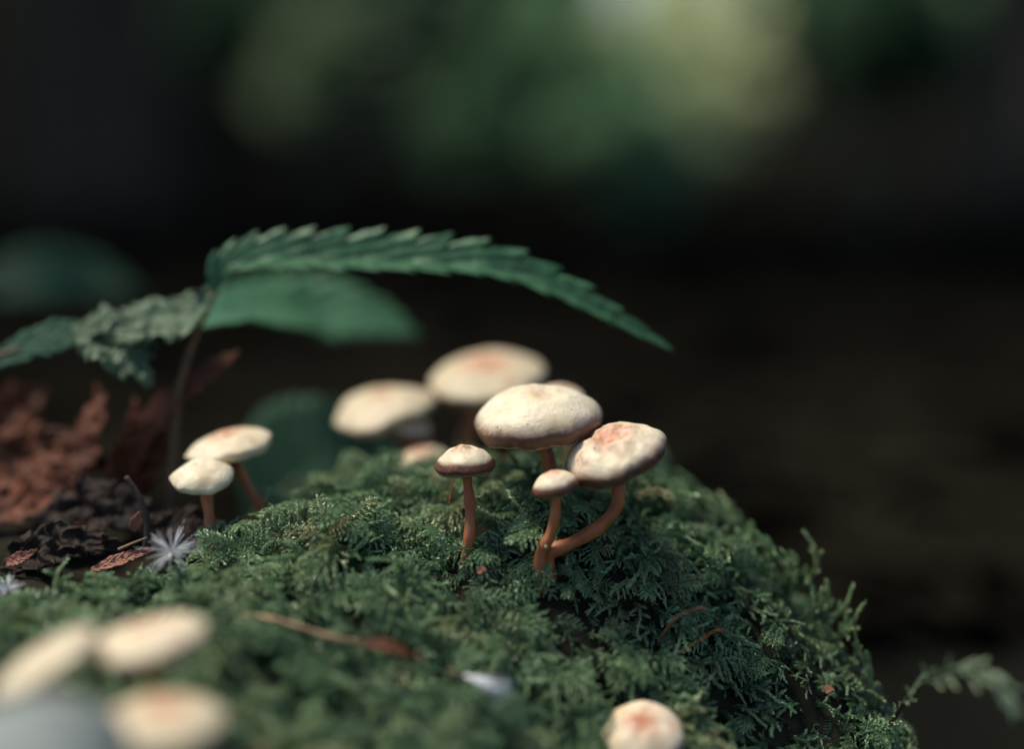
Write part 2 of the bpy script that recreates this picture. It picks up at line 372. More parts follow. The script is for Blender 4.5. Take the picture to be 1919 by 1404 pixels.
def add_shoot(p, direction, growth, size, kind, tint, young_lit=1.0):
    """direction: way the tip bends; growth: way the shoot stands"""
    z = growth.normalized(); x = (direction - z * direction.dot(z))
    if x.length < 1e-4: x = z.orthogonal()
    x.normalize(); y = z.cross(x)
    e = Matrix((x, y, z)).transposed().to_euler()
    MP.append(tuple(p)); MR.append(tuple(e)); MS_.append(size); MK.append(kind); MT.append(tint); MY.append(young_lit)

rng = np.random.RandomState(11); NP = 30000
X = rng.uniform(-1.5, 1.3, NP); Y = rng.uniform(-1.15, 0.95, NP); Z = mound_z(X, Y)
E = 0.012
DX = (mound_z(X + E, Y) - mound_z(X - E, Y)) / (2 * E); DY = (mound_z(X, Y + E) - mound_z(X, Y - E)) / (2 * E)
CLEAR = [(*at(1095, 1012, 2.77).xy, 0.075), (*at(1130, 1020, 2.75).xy, 0.06), (*at(876, 1045, 2.76).xy, 0.035), (*at(1203, 1400, 2.52).xy, 0.08),
         (*at(318, 1060, 2.72).xy, 0.04), (*at(395, 1060, 2.83).xy, 0.04)]
cl = fbm(X, Y, 5.5, 21); cl2 = fbm(X, Y, 1.6, 33); hue = fbm(X, Y, 2.6, 44); DIRA = fbm(X, Y, 2.2, 55)
for i in range(NP):
    x, y, z = X[i], Y[i], Z[i]
    # bare leaf litter behind the moss on the left
    if x < -0.50 and y > -0.02 - 0.06 * min(1, max(0, (-0.62 - x) / 0.15)) + 0.05 * math.sin(x * 9) + 0.55 * max(0, x + 0.62): continue
    if z < 0.05: continue
    area = math.sqrt(1 + DX[i] ** 2 + DY[i] ** 2)
    if rng.rand() > min(1, 0.62 * area): continue
    if cl[i] < -0.35 and rng.rand() < 0.5: continue
    if x > 0.05 and y < 0.05 and cl2[i] + 0.6 * cl[i] < 0.1 and rng.rand() < 0.42: continue
    near = any((x - q[0]) ** 2 + (y - q[1]) ** 2 < q[2] ** 2 for q in CLEAR)
    
    nrm = Vector((-DX[i], -DY[i], 1)).normalized(); down = Vector((-DX[i], -DY[i], 0))
    a = rng.rand() * 6.283 * 0.75 + DIRA[i] * 1.5
    d = Vector((math.cos(a), math.sin(a), 0)) * 0.8 + down * 0.8
    g = nrm + Vector((rng.uniform(-.55, .55), rng.uniform(-.55, .55), rng.uniform(-.1, .4))) + down * 0.15
    s = float(np.clip(0.98 + 0.22 * cl[i] + rng.uniform(-.3, .4), 0.45, 1.7))
    if near: s *= 0.55
    elif x > 0.4: s *= 0.78
    kind = rng.randint(0, 4) if rng.rand() < (0.45 if x < 0.2 else 0.8) else rng.randint(4, 9)
    t = float(np.clip(0.45 + 0.1 * min(1, max(0, -x)) + 0.24 * hue[i] + rng.normal(0, 0.17), 0, 1))
    old_shaded = rng.rand() < (0.34 if x < 0.2 else 0.42) + (0.25 if cl[i] < 0 else -0.1)  # dark shoots favoured in hollows, painting the gap shade into their colour
    if old_shaded: add_shoot((x, y, z - 0.048), d, g, s * 0.8, kind, t, rng.uniform(0.0, 0.35))
    else: add_shoot((x, y, z - 0.030 + 0.02 * max(-1, cl[i])), d, g, s * 1.08, kind, t, rng.uniform(0.65, 1.0))
# long shoots that stand off the right flank
for (a, b_, d, ang, s, n) in [(1470, 1120, 3.02, 20, 1.25, 3), (1530, 1100, 3.0, 25, 1.35, 2), (1490, 1090, 3.02, 55, 1.2, 2), (1560, 1105, 3.0, 10, 1.1, 1), (1570, 1165, 2.97, 5, 1.3, 3), (1620, 1195, 2.95, 15, 1.1, 2), (1640, 1250, 2.94, 30, 1.1, 2), (1450, 1030, 3.06, 40, 1.2, 3), (1405, 985, 3.08, 50, 1.2, 3), (1350, 940, 3.1, 60, 1.1, 3), (1280, 915, 3.12, 70, 1.1, 3), (1520, 1130, 3.0, 12, 1.7, 2), (1545, 1090, 3.02, 28, 1.7, 1), (1600, 1220, 2.95, 8, 1.6, 2), (1660, 1300, 2.92, 20, 1.5, 2), (1480, 1060, 3.03, 35, 1.6, 2), (1570, 1085, 3.0, 22, 1.5, 1), (1600, 1165, 2.97, 8, 1.5, 2), (1430, 1000, 3.07, 45, 1.4, 2)]:
    for k in range(n):
        an = math.radians(ang - 14 + rng.uniform(-22, 22)); g = Vector((math.cos(an), rng.uniform(-.2, .2), math.sin(an)))
        p = at(a - 62 - 10 * math.cos(an) + rng.uniform(-12, 12), b_ + 25 * math.sin(an) + rng.uniform(-12, 12), d)
        add_shoot(p, Vector((0.1, rng.uniform(-.5, .5), 0.55)), g, s * 0.95, rng.randint(0, 4), rng.uniform(.5, .8))
me = bpy.data.meshes.new('moss'); me.from_pydata(MP, [], [])
for nm, typ, val in (('size', 'FLOAT', MS_), ('young_lit', 'FLOAT', MY), ('tint', 'FLOAT', MT), ('kind_index', 'INT', MK)):
    a = me.attributes.new(nm, typ, 'POINT'); a.data.foreach_set('value', val)
a = me.attributes.new('rot', 'FLOAT_VECTOR', 'POINT'); a.data.foreach_set('vector', np.array(MR, dtype=np.float32).ravel())
me.materials.append(M['moss'])
o = bpy.data.objects.new('moss', me); COL.objects.link(o); md = o.modifiers.new('scatter', 'NODES'); md.node_group = GN
tag(o, 'feathery dark green moss carpet covering the whole mound', 'moss', kind='stuff')

# ------------------------------------------------------------------ mushrooms
def mushroom(name, cap_px, depth, width_px, dome, axis, stem, stem_w, label, group=None, pink=0.7, brown=0.8, seed=1, wav=0.05, lump=0.03, umbo=0.0, stem_mat='stem', gill=True, dull=0.0):
    """cap_px: middle of the cap's rim plane; stem: list of (px, py, depth) from the foot up to the cap"""
    c = at(cap_px[0], cap_px[1], depth); R = px(width_px / 2, depth); ax = Vector(axis).normalized()
    sp = [at(*q) for q in stem]
    foot = sp[0].copy(); zf = mz(foot.x, foot.y)
    if foot.z > zf - 0.015: sp = [Vector((foot.x, foot.y, zf - 0.03))] + sp
    root = thing(name, sp[0], label, 'mushroom', group)
    xa = ax.orthogonal().normalized(); xa = (Vector((1, 0, 0)) - ax * ax.x).normalized(); ya = ax.cross(xa)
    rng = random.Random(seed); h = dome * R * 2
    prof = []
    for i in range(27):
        r = i / 26; prof.append((r ** 0.9, None))
    nseg = 64; vs = []; rad = []; rings = []
    def edge(an):
        return 1 + wav * (noise.noise(Vector((math.cos(an) * 1.2, math.sin(an) * 1.2, seed * 3.7))) + 0.5 * noise.noise(Vector((math.cos(an) * 3.5, math.sin(an) * 3.5, seed * 1.7))))
    def zed(an): return wav * 0.9 * R * noise.noise(Vector((math.cos(an) * 1.3, math.sin(an) * 1.3, seed * 5.1 + 9)))
    outer = [(r, h * ((1 - r ** 2.2) ** 0.74) + umbo * R * math.exp(-(r / 0.22) ** 2), r * 0.62) for r, _ in prof]
    outer[-1] = (1.0, 0.02 * h, 0.62)
    under = [(1.012, -0.03 * R, 0.635), (1.0, -0.075 * R, 0.66), (0.978, -0.14 * R, 0.69), (0.945, -0.20 * R, 0.73), (0.90, -0.235 * R, 0.77), (0.865, -0.19 * R, 0.82), (0.82, -0.07 * R, 0.86), (0.6, 0.02 * R, 0.9), (0.3, 0.05 * R, 0.95), (0.0, 0.05 * R, 1.0)]
    allp = outer + under
    for k, (r, z, q) in enumerate(allp):
        for j in range(nseg):
            an = 2 * math.pi * j / nseg; e = lerp(1, edge(an), min(1, r) ** 2)
            lx, ly = math.cos(an) * r * R * e, math.sin(an) * r * R * e
            lz = z + zed(an) * r * r
            if q <= 0.8:
                nn = noise.noise(Vector((lx / R * 1.7, ly / R * 1.7, seed * 2.3))) + 0.75 * noise.noise(Vector((lx / R * 3.6, ly / R * 3.6, seed * 4.1))) + 0.18 * noise.noise(Vector((lx / R * 11, ly / R * 11, seed)))
                lz += lump * R * nn * (1 - 0.45 * r)
                if q > 0.6:   # ragged margin
                    f = noise.noise(Vector((math.cos(an) * 14, math.sin(an) * 14, seed + q * 3))); lz += f * 0.022 * R; lx *= 1 + f * 0.012; ly *= 1 + f * 0.012
            vs.append(c + xa * lx + ya * ly + ax * lz); rad.append(q)
    fs = [(k * nseg + j, k * nseg + (j + 1) % nseg, (k + 1) * nseg + (j + 1) % nseg, (k + 1) * nseg + j) for k in range(len(allp) - 1) for j in range(nseg)]
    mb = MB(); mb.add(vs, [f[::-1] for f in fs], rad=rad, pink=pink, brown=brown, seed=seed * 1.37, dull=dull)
    mb.build('cap', M['cap'], root)
    if gill:
        mb = MB(); ng = 46
        for j in range(ng):
            an = 2 * math.pi * j / ng; dv = xa * math.cos(an) + ya * math.sin(an); sv = ax.cross(dv) * R * 0.012
            r0, r1 = 0.1, 0.81
            q = [c + dv * R * r0 + ax * R * 0.07, c + dv * R * r1 + ax * (zed(an) * .7 - 0.045 * R), c + dv * R * (r1 - .05) + ax * (zed(an) * .7 - 0.10 * R), c + dv * R * 0.45 - ax * R * 0.10, c + dv * R * r0 - ax * R * 0.08]
            v = [p + sv for p in q] + [p - sv for p in q]
            mb.add(v, [(0, 1, 2, 3, 4), (9, 8, 7, 6, 5), (1, 6, 7, 2), (2, 7, 8, 3), (3, 8, 9, 4)])
        mb.build('gills', M['gill'], root, False)
    top = c + ax * 0.02 * R
    path = smooth_path(sp + [top], 26); r0 = px(stem_w / 2, depth)
    rr = [r0 * lerp(1.12, 0.92, i / 25) * (1 + 0.08 * math.sin(i * 0.9 + seed)) for i in range(26)]
    rr[-1] *= 1.5; rr[-2] *= 1.25; rr[-3] *= 1.08
    mb = MB(); tube(mb, path, rr, 14, 0.14); mb.build('stem', M[stem_mat], root)
    return root

CL = 'mushrooms in the cluster on top of the mound'
mushroom('mushroom', (1009, 786), 2.88, 240, 0.255, (-0.09, -0.07, 0.99), [(1036, 1030, 2.86), (1052, 985, 2.87), (1050, 930, 2.88), (1030, 870, 2.88)], 26, 'largest mushroom with a broad cream cap and dark brown margin', CL, pink=0.22, brown=0.95, seed=3, wav=0.06, lump=0.07)
mushroom('mushroom', (1153, 850), 2.78, 194, 0.225, (-0.30, -0.22, 0.91), [(1028, 1038, 2.77), (1070, 1018, 2.775), (1125, 985, 2.785), (1158, 940, 2.79)], 26, 'mushroom with lumpy pink-stained cap on a strongly bent orange stem', CL, pink=1.05, brown=0.95, seed=8, wav=0.08, lump=0.14)
mushroom('mushroom', (1041, 911), 2.73, 90, 0.32, (-0.22, -0.06, 0.96), [(1012, 1042, 2.75), (1030, 1005, 2.745), (1041, 960, 2.74)], 21, 'tiny mushroom tucked under the edge of the lumpy pink-stained cap', CL, pink=1.0, brown=1.2, seed=5, wav=0.04, lump=0.05)
mushroom('mushroom', (872, 871), 2.80, 112, 0.31, (-0.08, -0.02, 0.98), [(875, 1036, 2.79), (880, 1000, 2.79), (881, 950, 2.80), (877, 910, 2.80)], 20, 'small mushroom with pinkish conical cap standing alone on a straight orange stem', CL, pink=0.9, brown=1.25, seed=12, wav=0.06, lump=0.09, umbo=0.1)
BK = 'out of focus mushrooms behind the cluster'
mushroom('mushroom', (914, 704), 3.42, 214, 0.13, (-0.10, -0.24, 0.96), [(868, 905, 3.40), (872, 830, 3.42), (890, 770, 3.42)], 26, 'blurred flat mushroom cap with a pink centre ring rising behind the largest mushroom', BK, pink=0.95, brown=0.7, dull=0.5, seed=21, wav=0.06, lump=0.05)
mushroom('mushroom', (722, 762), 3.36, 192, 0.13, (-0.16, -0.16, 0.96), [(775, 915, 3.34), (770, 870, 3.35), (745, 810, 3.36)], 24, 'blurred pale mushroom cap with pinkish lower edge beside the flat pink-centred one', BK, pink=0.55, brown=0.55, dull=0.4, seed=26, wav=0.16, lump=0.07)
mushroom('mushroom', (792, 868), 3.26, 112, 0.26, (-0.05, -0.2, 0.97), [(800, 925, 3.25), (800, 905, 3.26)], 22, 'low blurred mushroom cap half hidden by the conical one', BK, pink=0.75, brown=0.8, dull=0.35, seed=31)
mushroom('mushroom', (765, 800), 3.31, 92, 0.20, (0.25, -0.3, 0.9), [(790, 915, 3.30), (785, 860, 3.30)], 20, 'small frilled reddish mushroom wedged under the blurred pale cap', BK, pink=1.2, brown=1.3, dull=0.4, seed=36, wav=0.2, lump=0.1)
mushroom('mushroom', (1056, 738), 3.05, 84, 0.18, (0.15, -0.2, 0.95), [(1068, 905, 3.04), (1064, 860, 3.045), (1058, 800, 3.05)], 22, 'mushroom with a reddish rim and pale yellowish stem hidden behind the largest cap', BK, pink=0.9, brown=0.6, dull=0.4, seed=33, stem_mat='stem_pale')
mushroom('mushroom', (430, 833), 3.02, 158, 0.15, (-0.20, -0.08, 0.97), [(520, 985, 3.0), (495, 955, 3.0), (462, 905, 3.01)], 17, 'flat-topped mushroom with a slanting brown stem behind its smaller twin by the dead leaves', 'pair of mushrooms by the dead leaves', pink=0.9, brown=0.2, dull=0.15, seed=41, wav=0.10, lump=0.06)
mushroom('mushroom', (381, 895), 2.90, 114, 0.26, (-0.05, -0.16, 0.97), [(396, 1040, 2.87), (395, 990, 2.88), (389, 940, 2.89)], 22, 'small mushroom with ragged cream cap and straight orange stem by the dead leaves', 'pair of mushrooms by the dead leaves', pink=0.2, brown=0.15, seed=47, wav=0.14, lump=0.06)
FG = 'blurred mushrooms in front of the mound'
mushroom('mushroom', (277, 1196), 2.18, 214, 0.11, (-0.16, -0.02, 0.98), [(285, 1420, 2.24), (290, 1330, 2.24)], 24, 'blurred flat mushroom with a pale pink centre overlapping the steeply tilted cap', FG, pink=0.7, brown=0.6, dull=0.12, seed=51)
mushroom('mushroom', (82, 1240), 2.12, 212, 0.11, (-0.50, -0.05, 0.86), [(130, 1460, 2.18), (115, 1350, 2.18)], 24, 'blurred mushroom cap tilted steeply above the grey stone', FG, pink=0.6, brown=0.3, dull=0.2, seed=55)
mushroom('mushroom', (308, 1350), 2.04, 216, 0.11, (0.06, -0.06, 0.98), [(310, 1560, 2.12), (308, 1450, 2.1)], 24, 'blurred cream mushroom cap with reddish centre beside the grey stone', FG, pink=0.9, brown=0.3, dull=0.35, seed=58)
mushroom('mushroom', (1203, 1374), 2.58, 152, 0.22, (-0.12, -0.40, 0.90), [(1215, 1480, 2.64), (1212, 1420, 2.61)], 24, 'lone pink-centred mushroom low on the front slope of the mound', pink=1.12, brown=0.7, seed=63, wav=0.06, lump=0.06)

# ------------------------------------------------------------------ leaves
def leaf(mb, rib, width, updir, fold=(0.5, 0.5), teeth=0, tooth=0.25, n=60, cols=5, shape=(0.9, 0.75), quilt=0.0, crumple=0.0, seed=0, sides=(1, 1)):
    """rib: points along the midrib; fold: how far each half is lifted (radians)"""
    p = smooth_path(rib, n); U = Vector(updir).normalized()
    vs, fs, T, Sg = [], [], [], []
    row = 2 * cols + 1
    for i in range(n):
        t = i / (n - 1); tg = (p[min(i + 1, n - 1)] - p[max(i - 1, 0)]).normalized()
        sv = tg.cross(U).normalized(); nv = sv.cross(tg).normalized()
        w_ = width * (math.sin(math.pi * min(1, t ** shape[1])) ** shape[0]) + 0.003 * (1 - t)
        if teeth:
            fr = (t * teeth) % 1.0; w_e = w_ * (1 + tooth * (fr - 0.35)); shift = tg * width * tooth * 0.9 * (fr - 0.3)
        else: w_e = w_; shift = Vector((0, 0, 0))
        for j in range(-cols, cols + 1):
            s = j / cols; a = fold[0] if s < 0 else fold[1]; k = abs(s)
            wd = lerp(w_, w_e, max(0, (k - 0.55) / 0.45)) * (sides[0] if s < 0 else sides[1])
            q = p[i] + (sv * math.copysign(math.cos(a), s) + nv * math.sin(a)) * wd * k + shift * max(0, (k - 0.6) / 0.4)
            if quilt: q = q + nv * quilt * math.sin((t * max(teeth, 9) - k * 1.3) * 2 * math.pi) * k * width
            if crumple: q = q + nv * crumple * (1.1 * abs(noise.noise(q * (1.1 / width) + Vector((seed, seed * 2, 0)))) - .3 + .45 * abs(noise.noise(q * (3.1 / width) + Vector((seed, 0, seed)))) + .15 * noise.noise(q * (8 / width))) * width * .8 + (sv * noise.noise(q * (1.7 / width) + Vector((0, seed, seed))) + tg * noise.noise(q * (2.3 / width) + Vector((seed, 7, seed)))) * crumple * .35 * width
            vs.append(q); T.append(t); Sg.append(s)
    for i in range(n - 1):
        for j in range(row - 1): fs.append((i * row + j, i * row + j + 1, (i + 1) * row + j + 1, (i + 1) * row + j))
    mb.add(vs, fs, t=T, s=Sg)
def solid(o, th=0.002):
    m = o.modifiers.new('thickness', 'SOLIDIFY'); m.thickness = th; return o

# toothed plant arching over the mushrooms
foot = at(322, 880, 3.12)
pl = thing('nettle_plant', foot, 'green toothed plant whose long leaf arches over the mushrooms', 'plant')
mb = MB(); tube(mb, smooth_path([at(318, 1000, 3.12), at(325, 850, 3.12), at(335, 740, 3.12), at(362, 640, 3.12), at(405, 545, 3.10)], 24), [lerp(0.011, 0.006, i / 23) for i in range(24)], 8)
mb.build('stem', M['stalk'], pl)
mb = MB(); leaf(mb, [at(404, 548, 3.10), at(420, 508, 3.10), at(470, 490, 3.10), at(560, 486, 3.10), at(680, 488, 3.10), at(800, 492, 3.09), at(920, 502, 3.08), at(1040, 542, 3.07), at(1150, 598, 3.06), at(1256, 654, 3.05)],
          px(48, 3.1), (0, -0.25, 1), fold=(1.05, -0.35), teeth=17, tooth=0.55, n=170, shape=(0.75, 0.80), quilt=0.014, crumple=0.10, sides=(1.0, 0.5))
lf = solid(mb.build('leaf', M['nettle'], pl)); lf['label'] = 'long saw-toothed green leaf arching to a fine tip'
mb = MB(); leaf(mb, [at(372, 612, 3.16), at(440, 590, 3.4), at(560, 580, 3.65), at(680, 592, 3.7), at(785, 628, 3.7)], px(84, 3.6), (0, -0.75, 0.66), fold=(0.12, 0.12), teeth=12, tooth=0.2, n=90, quilt=0.03)
lf = solid(mb.build('leaf', M['nettle'], pl)); lf['label'] = 'broad blurred green leaf under the arching one'
mb = MB(); leaf(mb, [at(398, 552, 3.10), at(340, 602, 3.12), at(270, 618, 3.12), at(190, 615, 3.12), at(135, 612, 3.14)], px(66, 3.12), (0.1, -0.5, 0.85), fold=(0.3, 0.2), teeth=9, tooth=0.3, n=70, quilt=0.02, crumple=0.7, seed=4)
lf = solid(mb.build('leaf', M['nettle_worn'], pl)); lf['label'] = 'crinkled pale spotted leaf beside the stem'
mb = MB(); leaf(mb, [at(345, 640, 3.12), at(150, 612, 3.10), at(205, 640, 3.08), at(240, 680, 3.06), at(268, 722, 3.05)][1:], px(66, 3.1), (0.5, -0.7, 0.5), fold=(0.2, 0.2), teeth=7, tooth=0.3, n=60, quilt=0.02, crumple=0.6, seed=9)
lf = solid(mb.build('leaf', M['nettle_worn'], pl)); lf['label'] = 'drooping crinkled green leaf tip'
def stalked_leaf(name, foot, rib, width, up, mat, label, **kw):
    b = rib[0]; th = thing(name, foot, label, 'plant')
    mb = MB(); leaf(mb, rib, width, up, **kw); solid(mb.build('leaf', M[mat], th), 0.003)
    mb = MB(); tube(mb, smooth_path([foot, foot.lerp(b, .55) + Vector((-.03, .02, .02)), b, rib[1]], 16), [lerp(.011, .005, i / 15) for i in range(16)], 8); mb.build('stalk', M['stalk'], th)
    return th
def ground_at(x, y): return Vector((x, y, max(mz(x, y), floor_z(x, y)) - 0.03))
def single_leaf(name, rib, width, up, mat, label, cat='leaf', group=None, **kw):
    mb = MB(); leaf(mb, rib, width, up, **kw)
    o = solid(mb.build(name, M[mat]), kw.get('th', 0.003) if False else 0.003); return tag(o, label, cat, group)
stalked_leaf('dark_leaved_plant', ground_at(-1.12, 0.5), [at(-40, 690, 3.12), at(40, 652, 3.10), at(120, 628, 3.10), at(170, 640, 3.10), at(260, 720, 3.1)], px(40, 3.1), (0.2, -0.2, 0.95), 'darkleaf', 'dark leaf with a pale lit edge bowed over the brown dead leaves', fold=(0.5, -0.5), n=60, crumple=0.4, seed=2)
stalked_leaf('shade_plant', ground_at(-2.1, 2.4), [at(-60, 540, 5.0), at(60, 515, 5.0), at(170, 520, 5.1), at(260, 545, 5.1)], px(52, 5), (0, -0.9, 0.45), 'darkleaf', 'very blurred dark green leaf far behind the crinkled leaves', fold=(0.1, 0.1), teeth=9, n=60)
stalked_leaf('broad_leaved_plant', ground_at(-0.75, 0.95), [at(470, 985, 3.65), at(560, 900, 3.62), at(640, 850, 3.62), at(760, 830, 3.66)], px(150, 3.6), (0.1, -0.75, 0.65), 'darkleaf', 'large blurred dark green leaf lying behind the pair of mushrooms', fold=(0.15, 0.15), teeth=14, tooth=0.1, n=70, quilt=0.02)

# ------------------------------------------------------------------ dead leaf heap on the left
DL = 'brown dead leaves heaped behind the moss'
for (rib, w_, up, mat, lab, kw) in [
    ([(-110, 930, 3.30), (0, 870, 3.27), (110, 850, 3.22), (210, 880, 3.2)], 52, (0.3, -0.75, 0.5), 'dead', 'large blurred russet leaf leaning at the back of the heap', dict(crumple=0.55, seed=3)),
    ([(90, 960, 3.16), (140, 880, 3.18), (180, 800, 3.2), (185, 720, 3.26)], 50, (-0.5, -0.75, 0.3), 'dead', 'upright crumpled russet leaf in the middle of the heap', dict(crumple=0.7, seed=6)),
    ([(230, 940, 3.16), (250, 870, 3.15), (270, 810, 3.15), (250, 750, 3.17)], 50, (0.4, -0.8, 0.3), 'dead', 'narrow curled brown leaf beside the plant stem', dict(crumple=0.6, seed=8)),
    ([(235, 905, 3.14), (300, 775, 3.13), (400, 695, 3.13), (448, 658, 3.14)], 30, (-0.35, -0.6, 0.7), 'dead', 'slender orange-brown leaf pointing up behind the plant stem', dict(crumple=0.3, seed=11)),
    ([(-70, 990, 3.12), (30, 950, 3.1), (110, 930, 3.1), (190, 945, 3.1)], 48, (0, -0.6, 0.8), 'dead', 'low russet leaf lying in front of the heap', dict(crumple=0.6, seed=14)),
    ([(-110, 920, 3.4), (0, 790, 3.4), (90, 730, 3.42)], 50, (0.2, -0.8, 0.5), 'dead', 'dim blurred brown leaf topping the heap', dict(crumple=0.5, seed=17)),
    ([(10, 1068, 2.88), (80, 1032, 2.87), (150, 1020, 2.87), (235, 1028, 2.88)], 42, (0.0, -0.75, 0.6), 'dead_dark', 'black crumpled rotten leaf along the edge of the moss', dict(crumple=0.9, seed=21)),
    ([(60, 1005, 3.0), (140, 975, 3.0), (230, 960, 3.0), (330, 990, 3.0)], 60, (0.0, -0.6, 0.8), 'dead_dark', 'black rotten leaf under the russet leaves', dict(crumple=0.9, seed=24)),
    ([(170, 1070, 2.84), (220, 1052, 2.83), (262, 1038, 2.83), (292, 1026, 2.84)], 11, (0.2, -0.6, 0.75), 'dead_pink', 'pinkish brown leaf scrap in front of the black rotten leaf', dict(crumple=0.6, seed=27)),
    ([(12, 1056, 2.84), (40, 1046, 2.83), (70, 1030, 2.84)], 10, (0.1, -0.7, 0.6), 'dead_pink', 'small pinkish scrap poking from the rotten leaf', dict(crumple=0.5, seed=31)),
    ([(248, 995, 2.86), (258, 975, 2.86), (270, 955, 2.86)], 9, (0.3, -0.8, 0.4), 'dead_pink', 'small upright orange scrap beside the curved black twig', dict(crumple=0.4, seed=34)),
    ([(138, 1000, 2.9), (152, 988, 2.9), (165, 980, 2.9)], 10, (0.1, -0.8, 0.5), 'dead', 'tiny orange scrap on top of the rotten leaf', dict(crumple=0.4, seed=37)),
    ([(285, 1010, 2.95), (340, 985, 2.96), (400, 1000, 2.98)], 40, (0, -0.5, 0.85), 'dead_dark', 'dark rotten leaf at the foot of the ragged cream mushroom', dict(crumple=0.7, seed=40)),
]:
    single_leaf('dead_leaf', [at(*q) for q in rib], px(w_, rib[0][2]), up, mat, lab, 'dead leaf', DL, fold=(0.35, 0.25), n=60, cols=9, teeth=7, tooth=0.25, **kw)
for (a, b_, d, w_, an, lab) in [(1240, 972, 3.05, 9, 10, 'pale pink leaf scrap on the moss behind the bent mushroom'), (1166, 958, 2.98, 9, 60, 'small orange scrap on the moss just behind the bent stem'), (566, 948, 2.98, 16, 50, 'pinkish crumpled scrap at the edge of the moss by the broad leaf'), (904, 1072, 2.74, 6, 8, 'tiny pale scrap on the moss below the conical mushroom'), (1555, 1296, 2.78, 6, 8, 'tiny orange scrap on the right flank of the moss')]:
    c = at(a, b_, d); u = Vector((math.cos(math.radians(an)), 0, math.sin(math.radians(an)))) * px(w_ * 1.6, d)
    single_leaf('leaf_scrap', [c - u, c + Vector((0, 0, .004)), c + u], px(w_, d), (0, -0.6, 0.8), 'dead_pink', lab, 'leaf scrap', 'leaf scraps on the moss', fold=(0.3, 0.3), n=14, cols=3, crumple=0.5, seed=a)

# ------------------------------------------------------------------ twigs, stalks, seeds
def rod(name, q, r0, r1, mat, label, cat, group=None, n=20, wob=0.2):
    mb = MB(); tube(mb, smooth_path([at(*k) for k in q], n), [lerp(r0, r1, i / (n - 1)) for i in range(n)], 8, wob)
    return tag(mb.build(name, M[mat]), label, cat, group)
rod('twig', [(272, 1040, 2.86), (277, 990, 2.86), (262, 935, 2.86), (236, 893, 2.86)], 0.009, 0.005, 'twig_dark', 'curved black twig rising from the rotten leaves', 'twig')
rod('twig', [(222, 1030, 2.84), (250, 1018, 2.83), (276, 1008, 2.83)], 0.003, 0.002, 'twig', 'short pale splinter on the rotten leaf', 'twig')
tw = thing('twig', at(450, 1152, 2.57), 'pale brown twig lying across the front slope of moss', 'twig')
mb = MB(); tube(mb, smooth_path([at(445, 1152, 2.57), at(530, 1166, 2.53), at(610, 1192, 2.515), at(700, 1212, 2.515), at(800, 1236, 2.53)], 30), [lerp(0.0052, 0.0032, i / 29) * (0.45 if i in (0, 29) else 1 + 0.25 * math.sin(i * 1.9) * math.sin(i * .7)) for i in range(30)], 8, 0.5); mb.build('shaft', M['twig'], tw)
mb = MB(); leaf(mb, [at(680, 1205, 2.50), at(730, 1215, 2.495), at(795, 1238, 2.50)], px(13, 2.5), (0, -0.6, 0.8), n=24, cols=3, crumple=0.4, seed=3)
solid(mb.build('bark_flake', M['dead'], tw), 0.002)
for (q, lab) in [([(1222, 1225, 2.79), (1240, 1192, 2.72), (1270, 1156, 2.70), (1308, 1140, 2.70)], 'thin red moss stalk bending over to a small hooked tip'), ([(1252, 1256, 2.76), (1280, 1222, 2.71), (1320, 1195, 2.70), (1340, 1182, 2.70)], 'thin red moss stalk lying low below the hooked one')]:
    st = thing('moss_stalk', at(*q[0]), lab, 'moss stalk', 'red moss stalks')
    mb = MB(); tube(mb, smooth_path([at(*k) for k in q], 24), 0.00075, 6); mb.build('stalk', M['seta'], st)
    e = at(*q[-1]); mb = MB(); tube(mb, [e, e + Vector((.006, 0, .001)), e + Vector((.012, 0, -.001)), e + Vector((.017, 0, -.004))], [.0009, .002, .0018, .0005], 8); mb.build('capsule', M['seta'], st)
rod('moss_stalk', [(842, 945, 2.86), (846, 920, 2.86), (850, 890, 2.86)], 0.0016, 0.0012, 'seta', 'dark red stalk in the moss behind the conical mushroom', 'moss stalk')
def down(name, c, axis, L, n, spread, label, group=None, seed=1, seedlen=0.03, r=0.0009):
    rg = random.Random(seed); th = thing(name, c, label, 'seed', group); ax = Vector(axis).normalized(); mb = MB()
    for i in range(n):
        while True:
            v = Vector((rg.gauss(0, 1), rg.gauss(0, 1), rg.gauss(0, 1))).normalized()
            if v.dot(ax) > spread: break
        l = L * rg.uniform(.7, 1.1); b2 = Vector((rg.uniform(-1, 1), rg.uniform(-1, 1), rg.uniform(-1, 0.4))) * l * 0.12
        tube(mb, [c, c + v * l * .5 + b2 * .4, c + v * l + b2], [r, r * .9, r * .35], 4)
    mb.build('down', M['down'], th)
    mb = MB(); tube(mb, [c - ax * seedlen, c - ax * seedlen * .5, c], [.0008, .004, .002], 8); mb.build('achene', M['twig'], th)
down('downy_seed', at(322, 1034, 2.70), (0.25, -0.35, 0.7), 0.062, 60, -0.35, 'white downy seed with radiating hairs resting on the moss edge', seed=2, r=0.0007)
down('downy_seed', at(14, 1108, 2.68), (0.3, -0.2, 0.95), 0.036, 50, 0.2, 'small white tuft of seed down beside the rotten leaf', seed=5)
down('downy_seed', at(868, 1266, 2.515), (0.93, -0.1, -0.30), 0.095, 46, 0.955, 'white feathery seed tuft with a red base at the end of the twig', seed=7, r=0.0009)

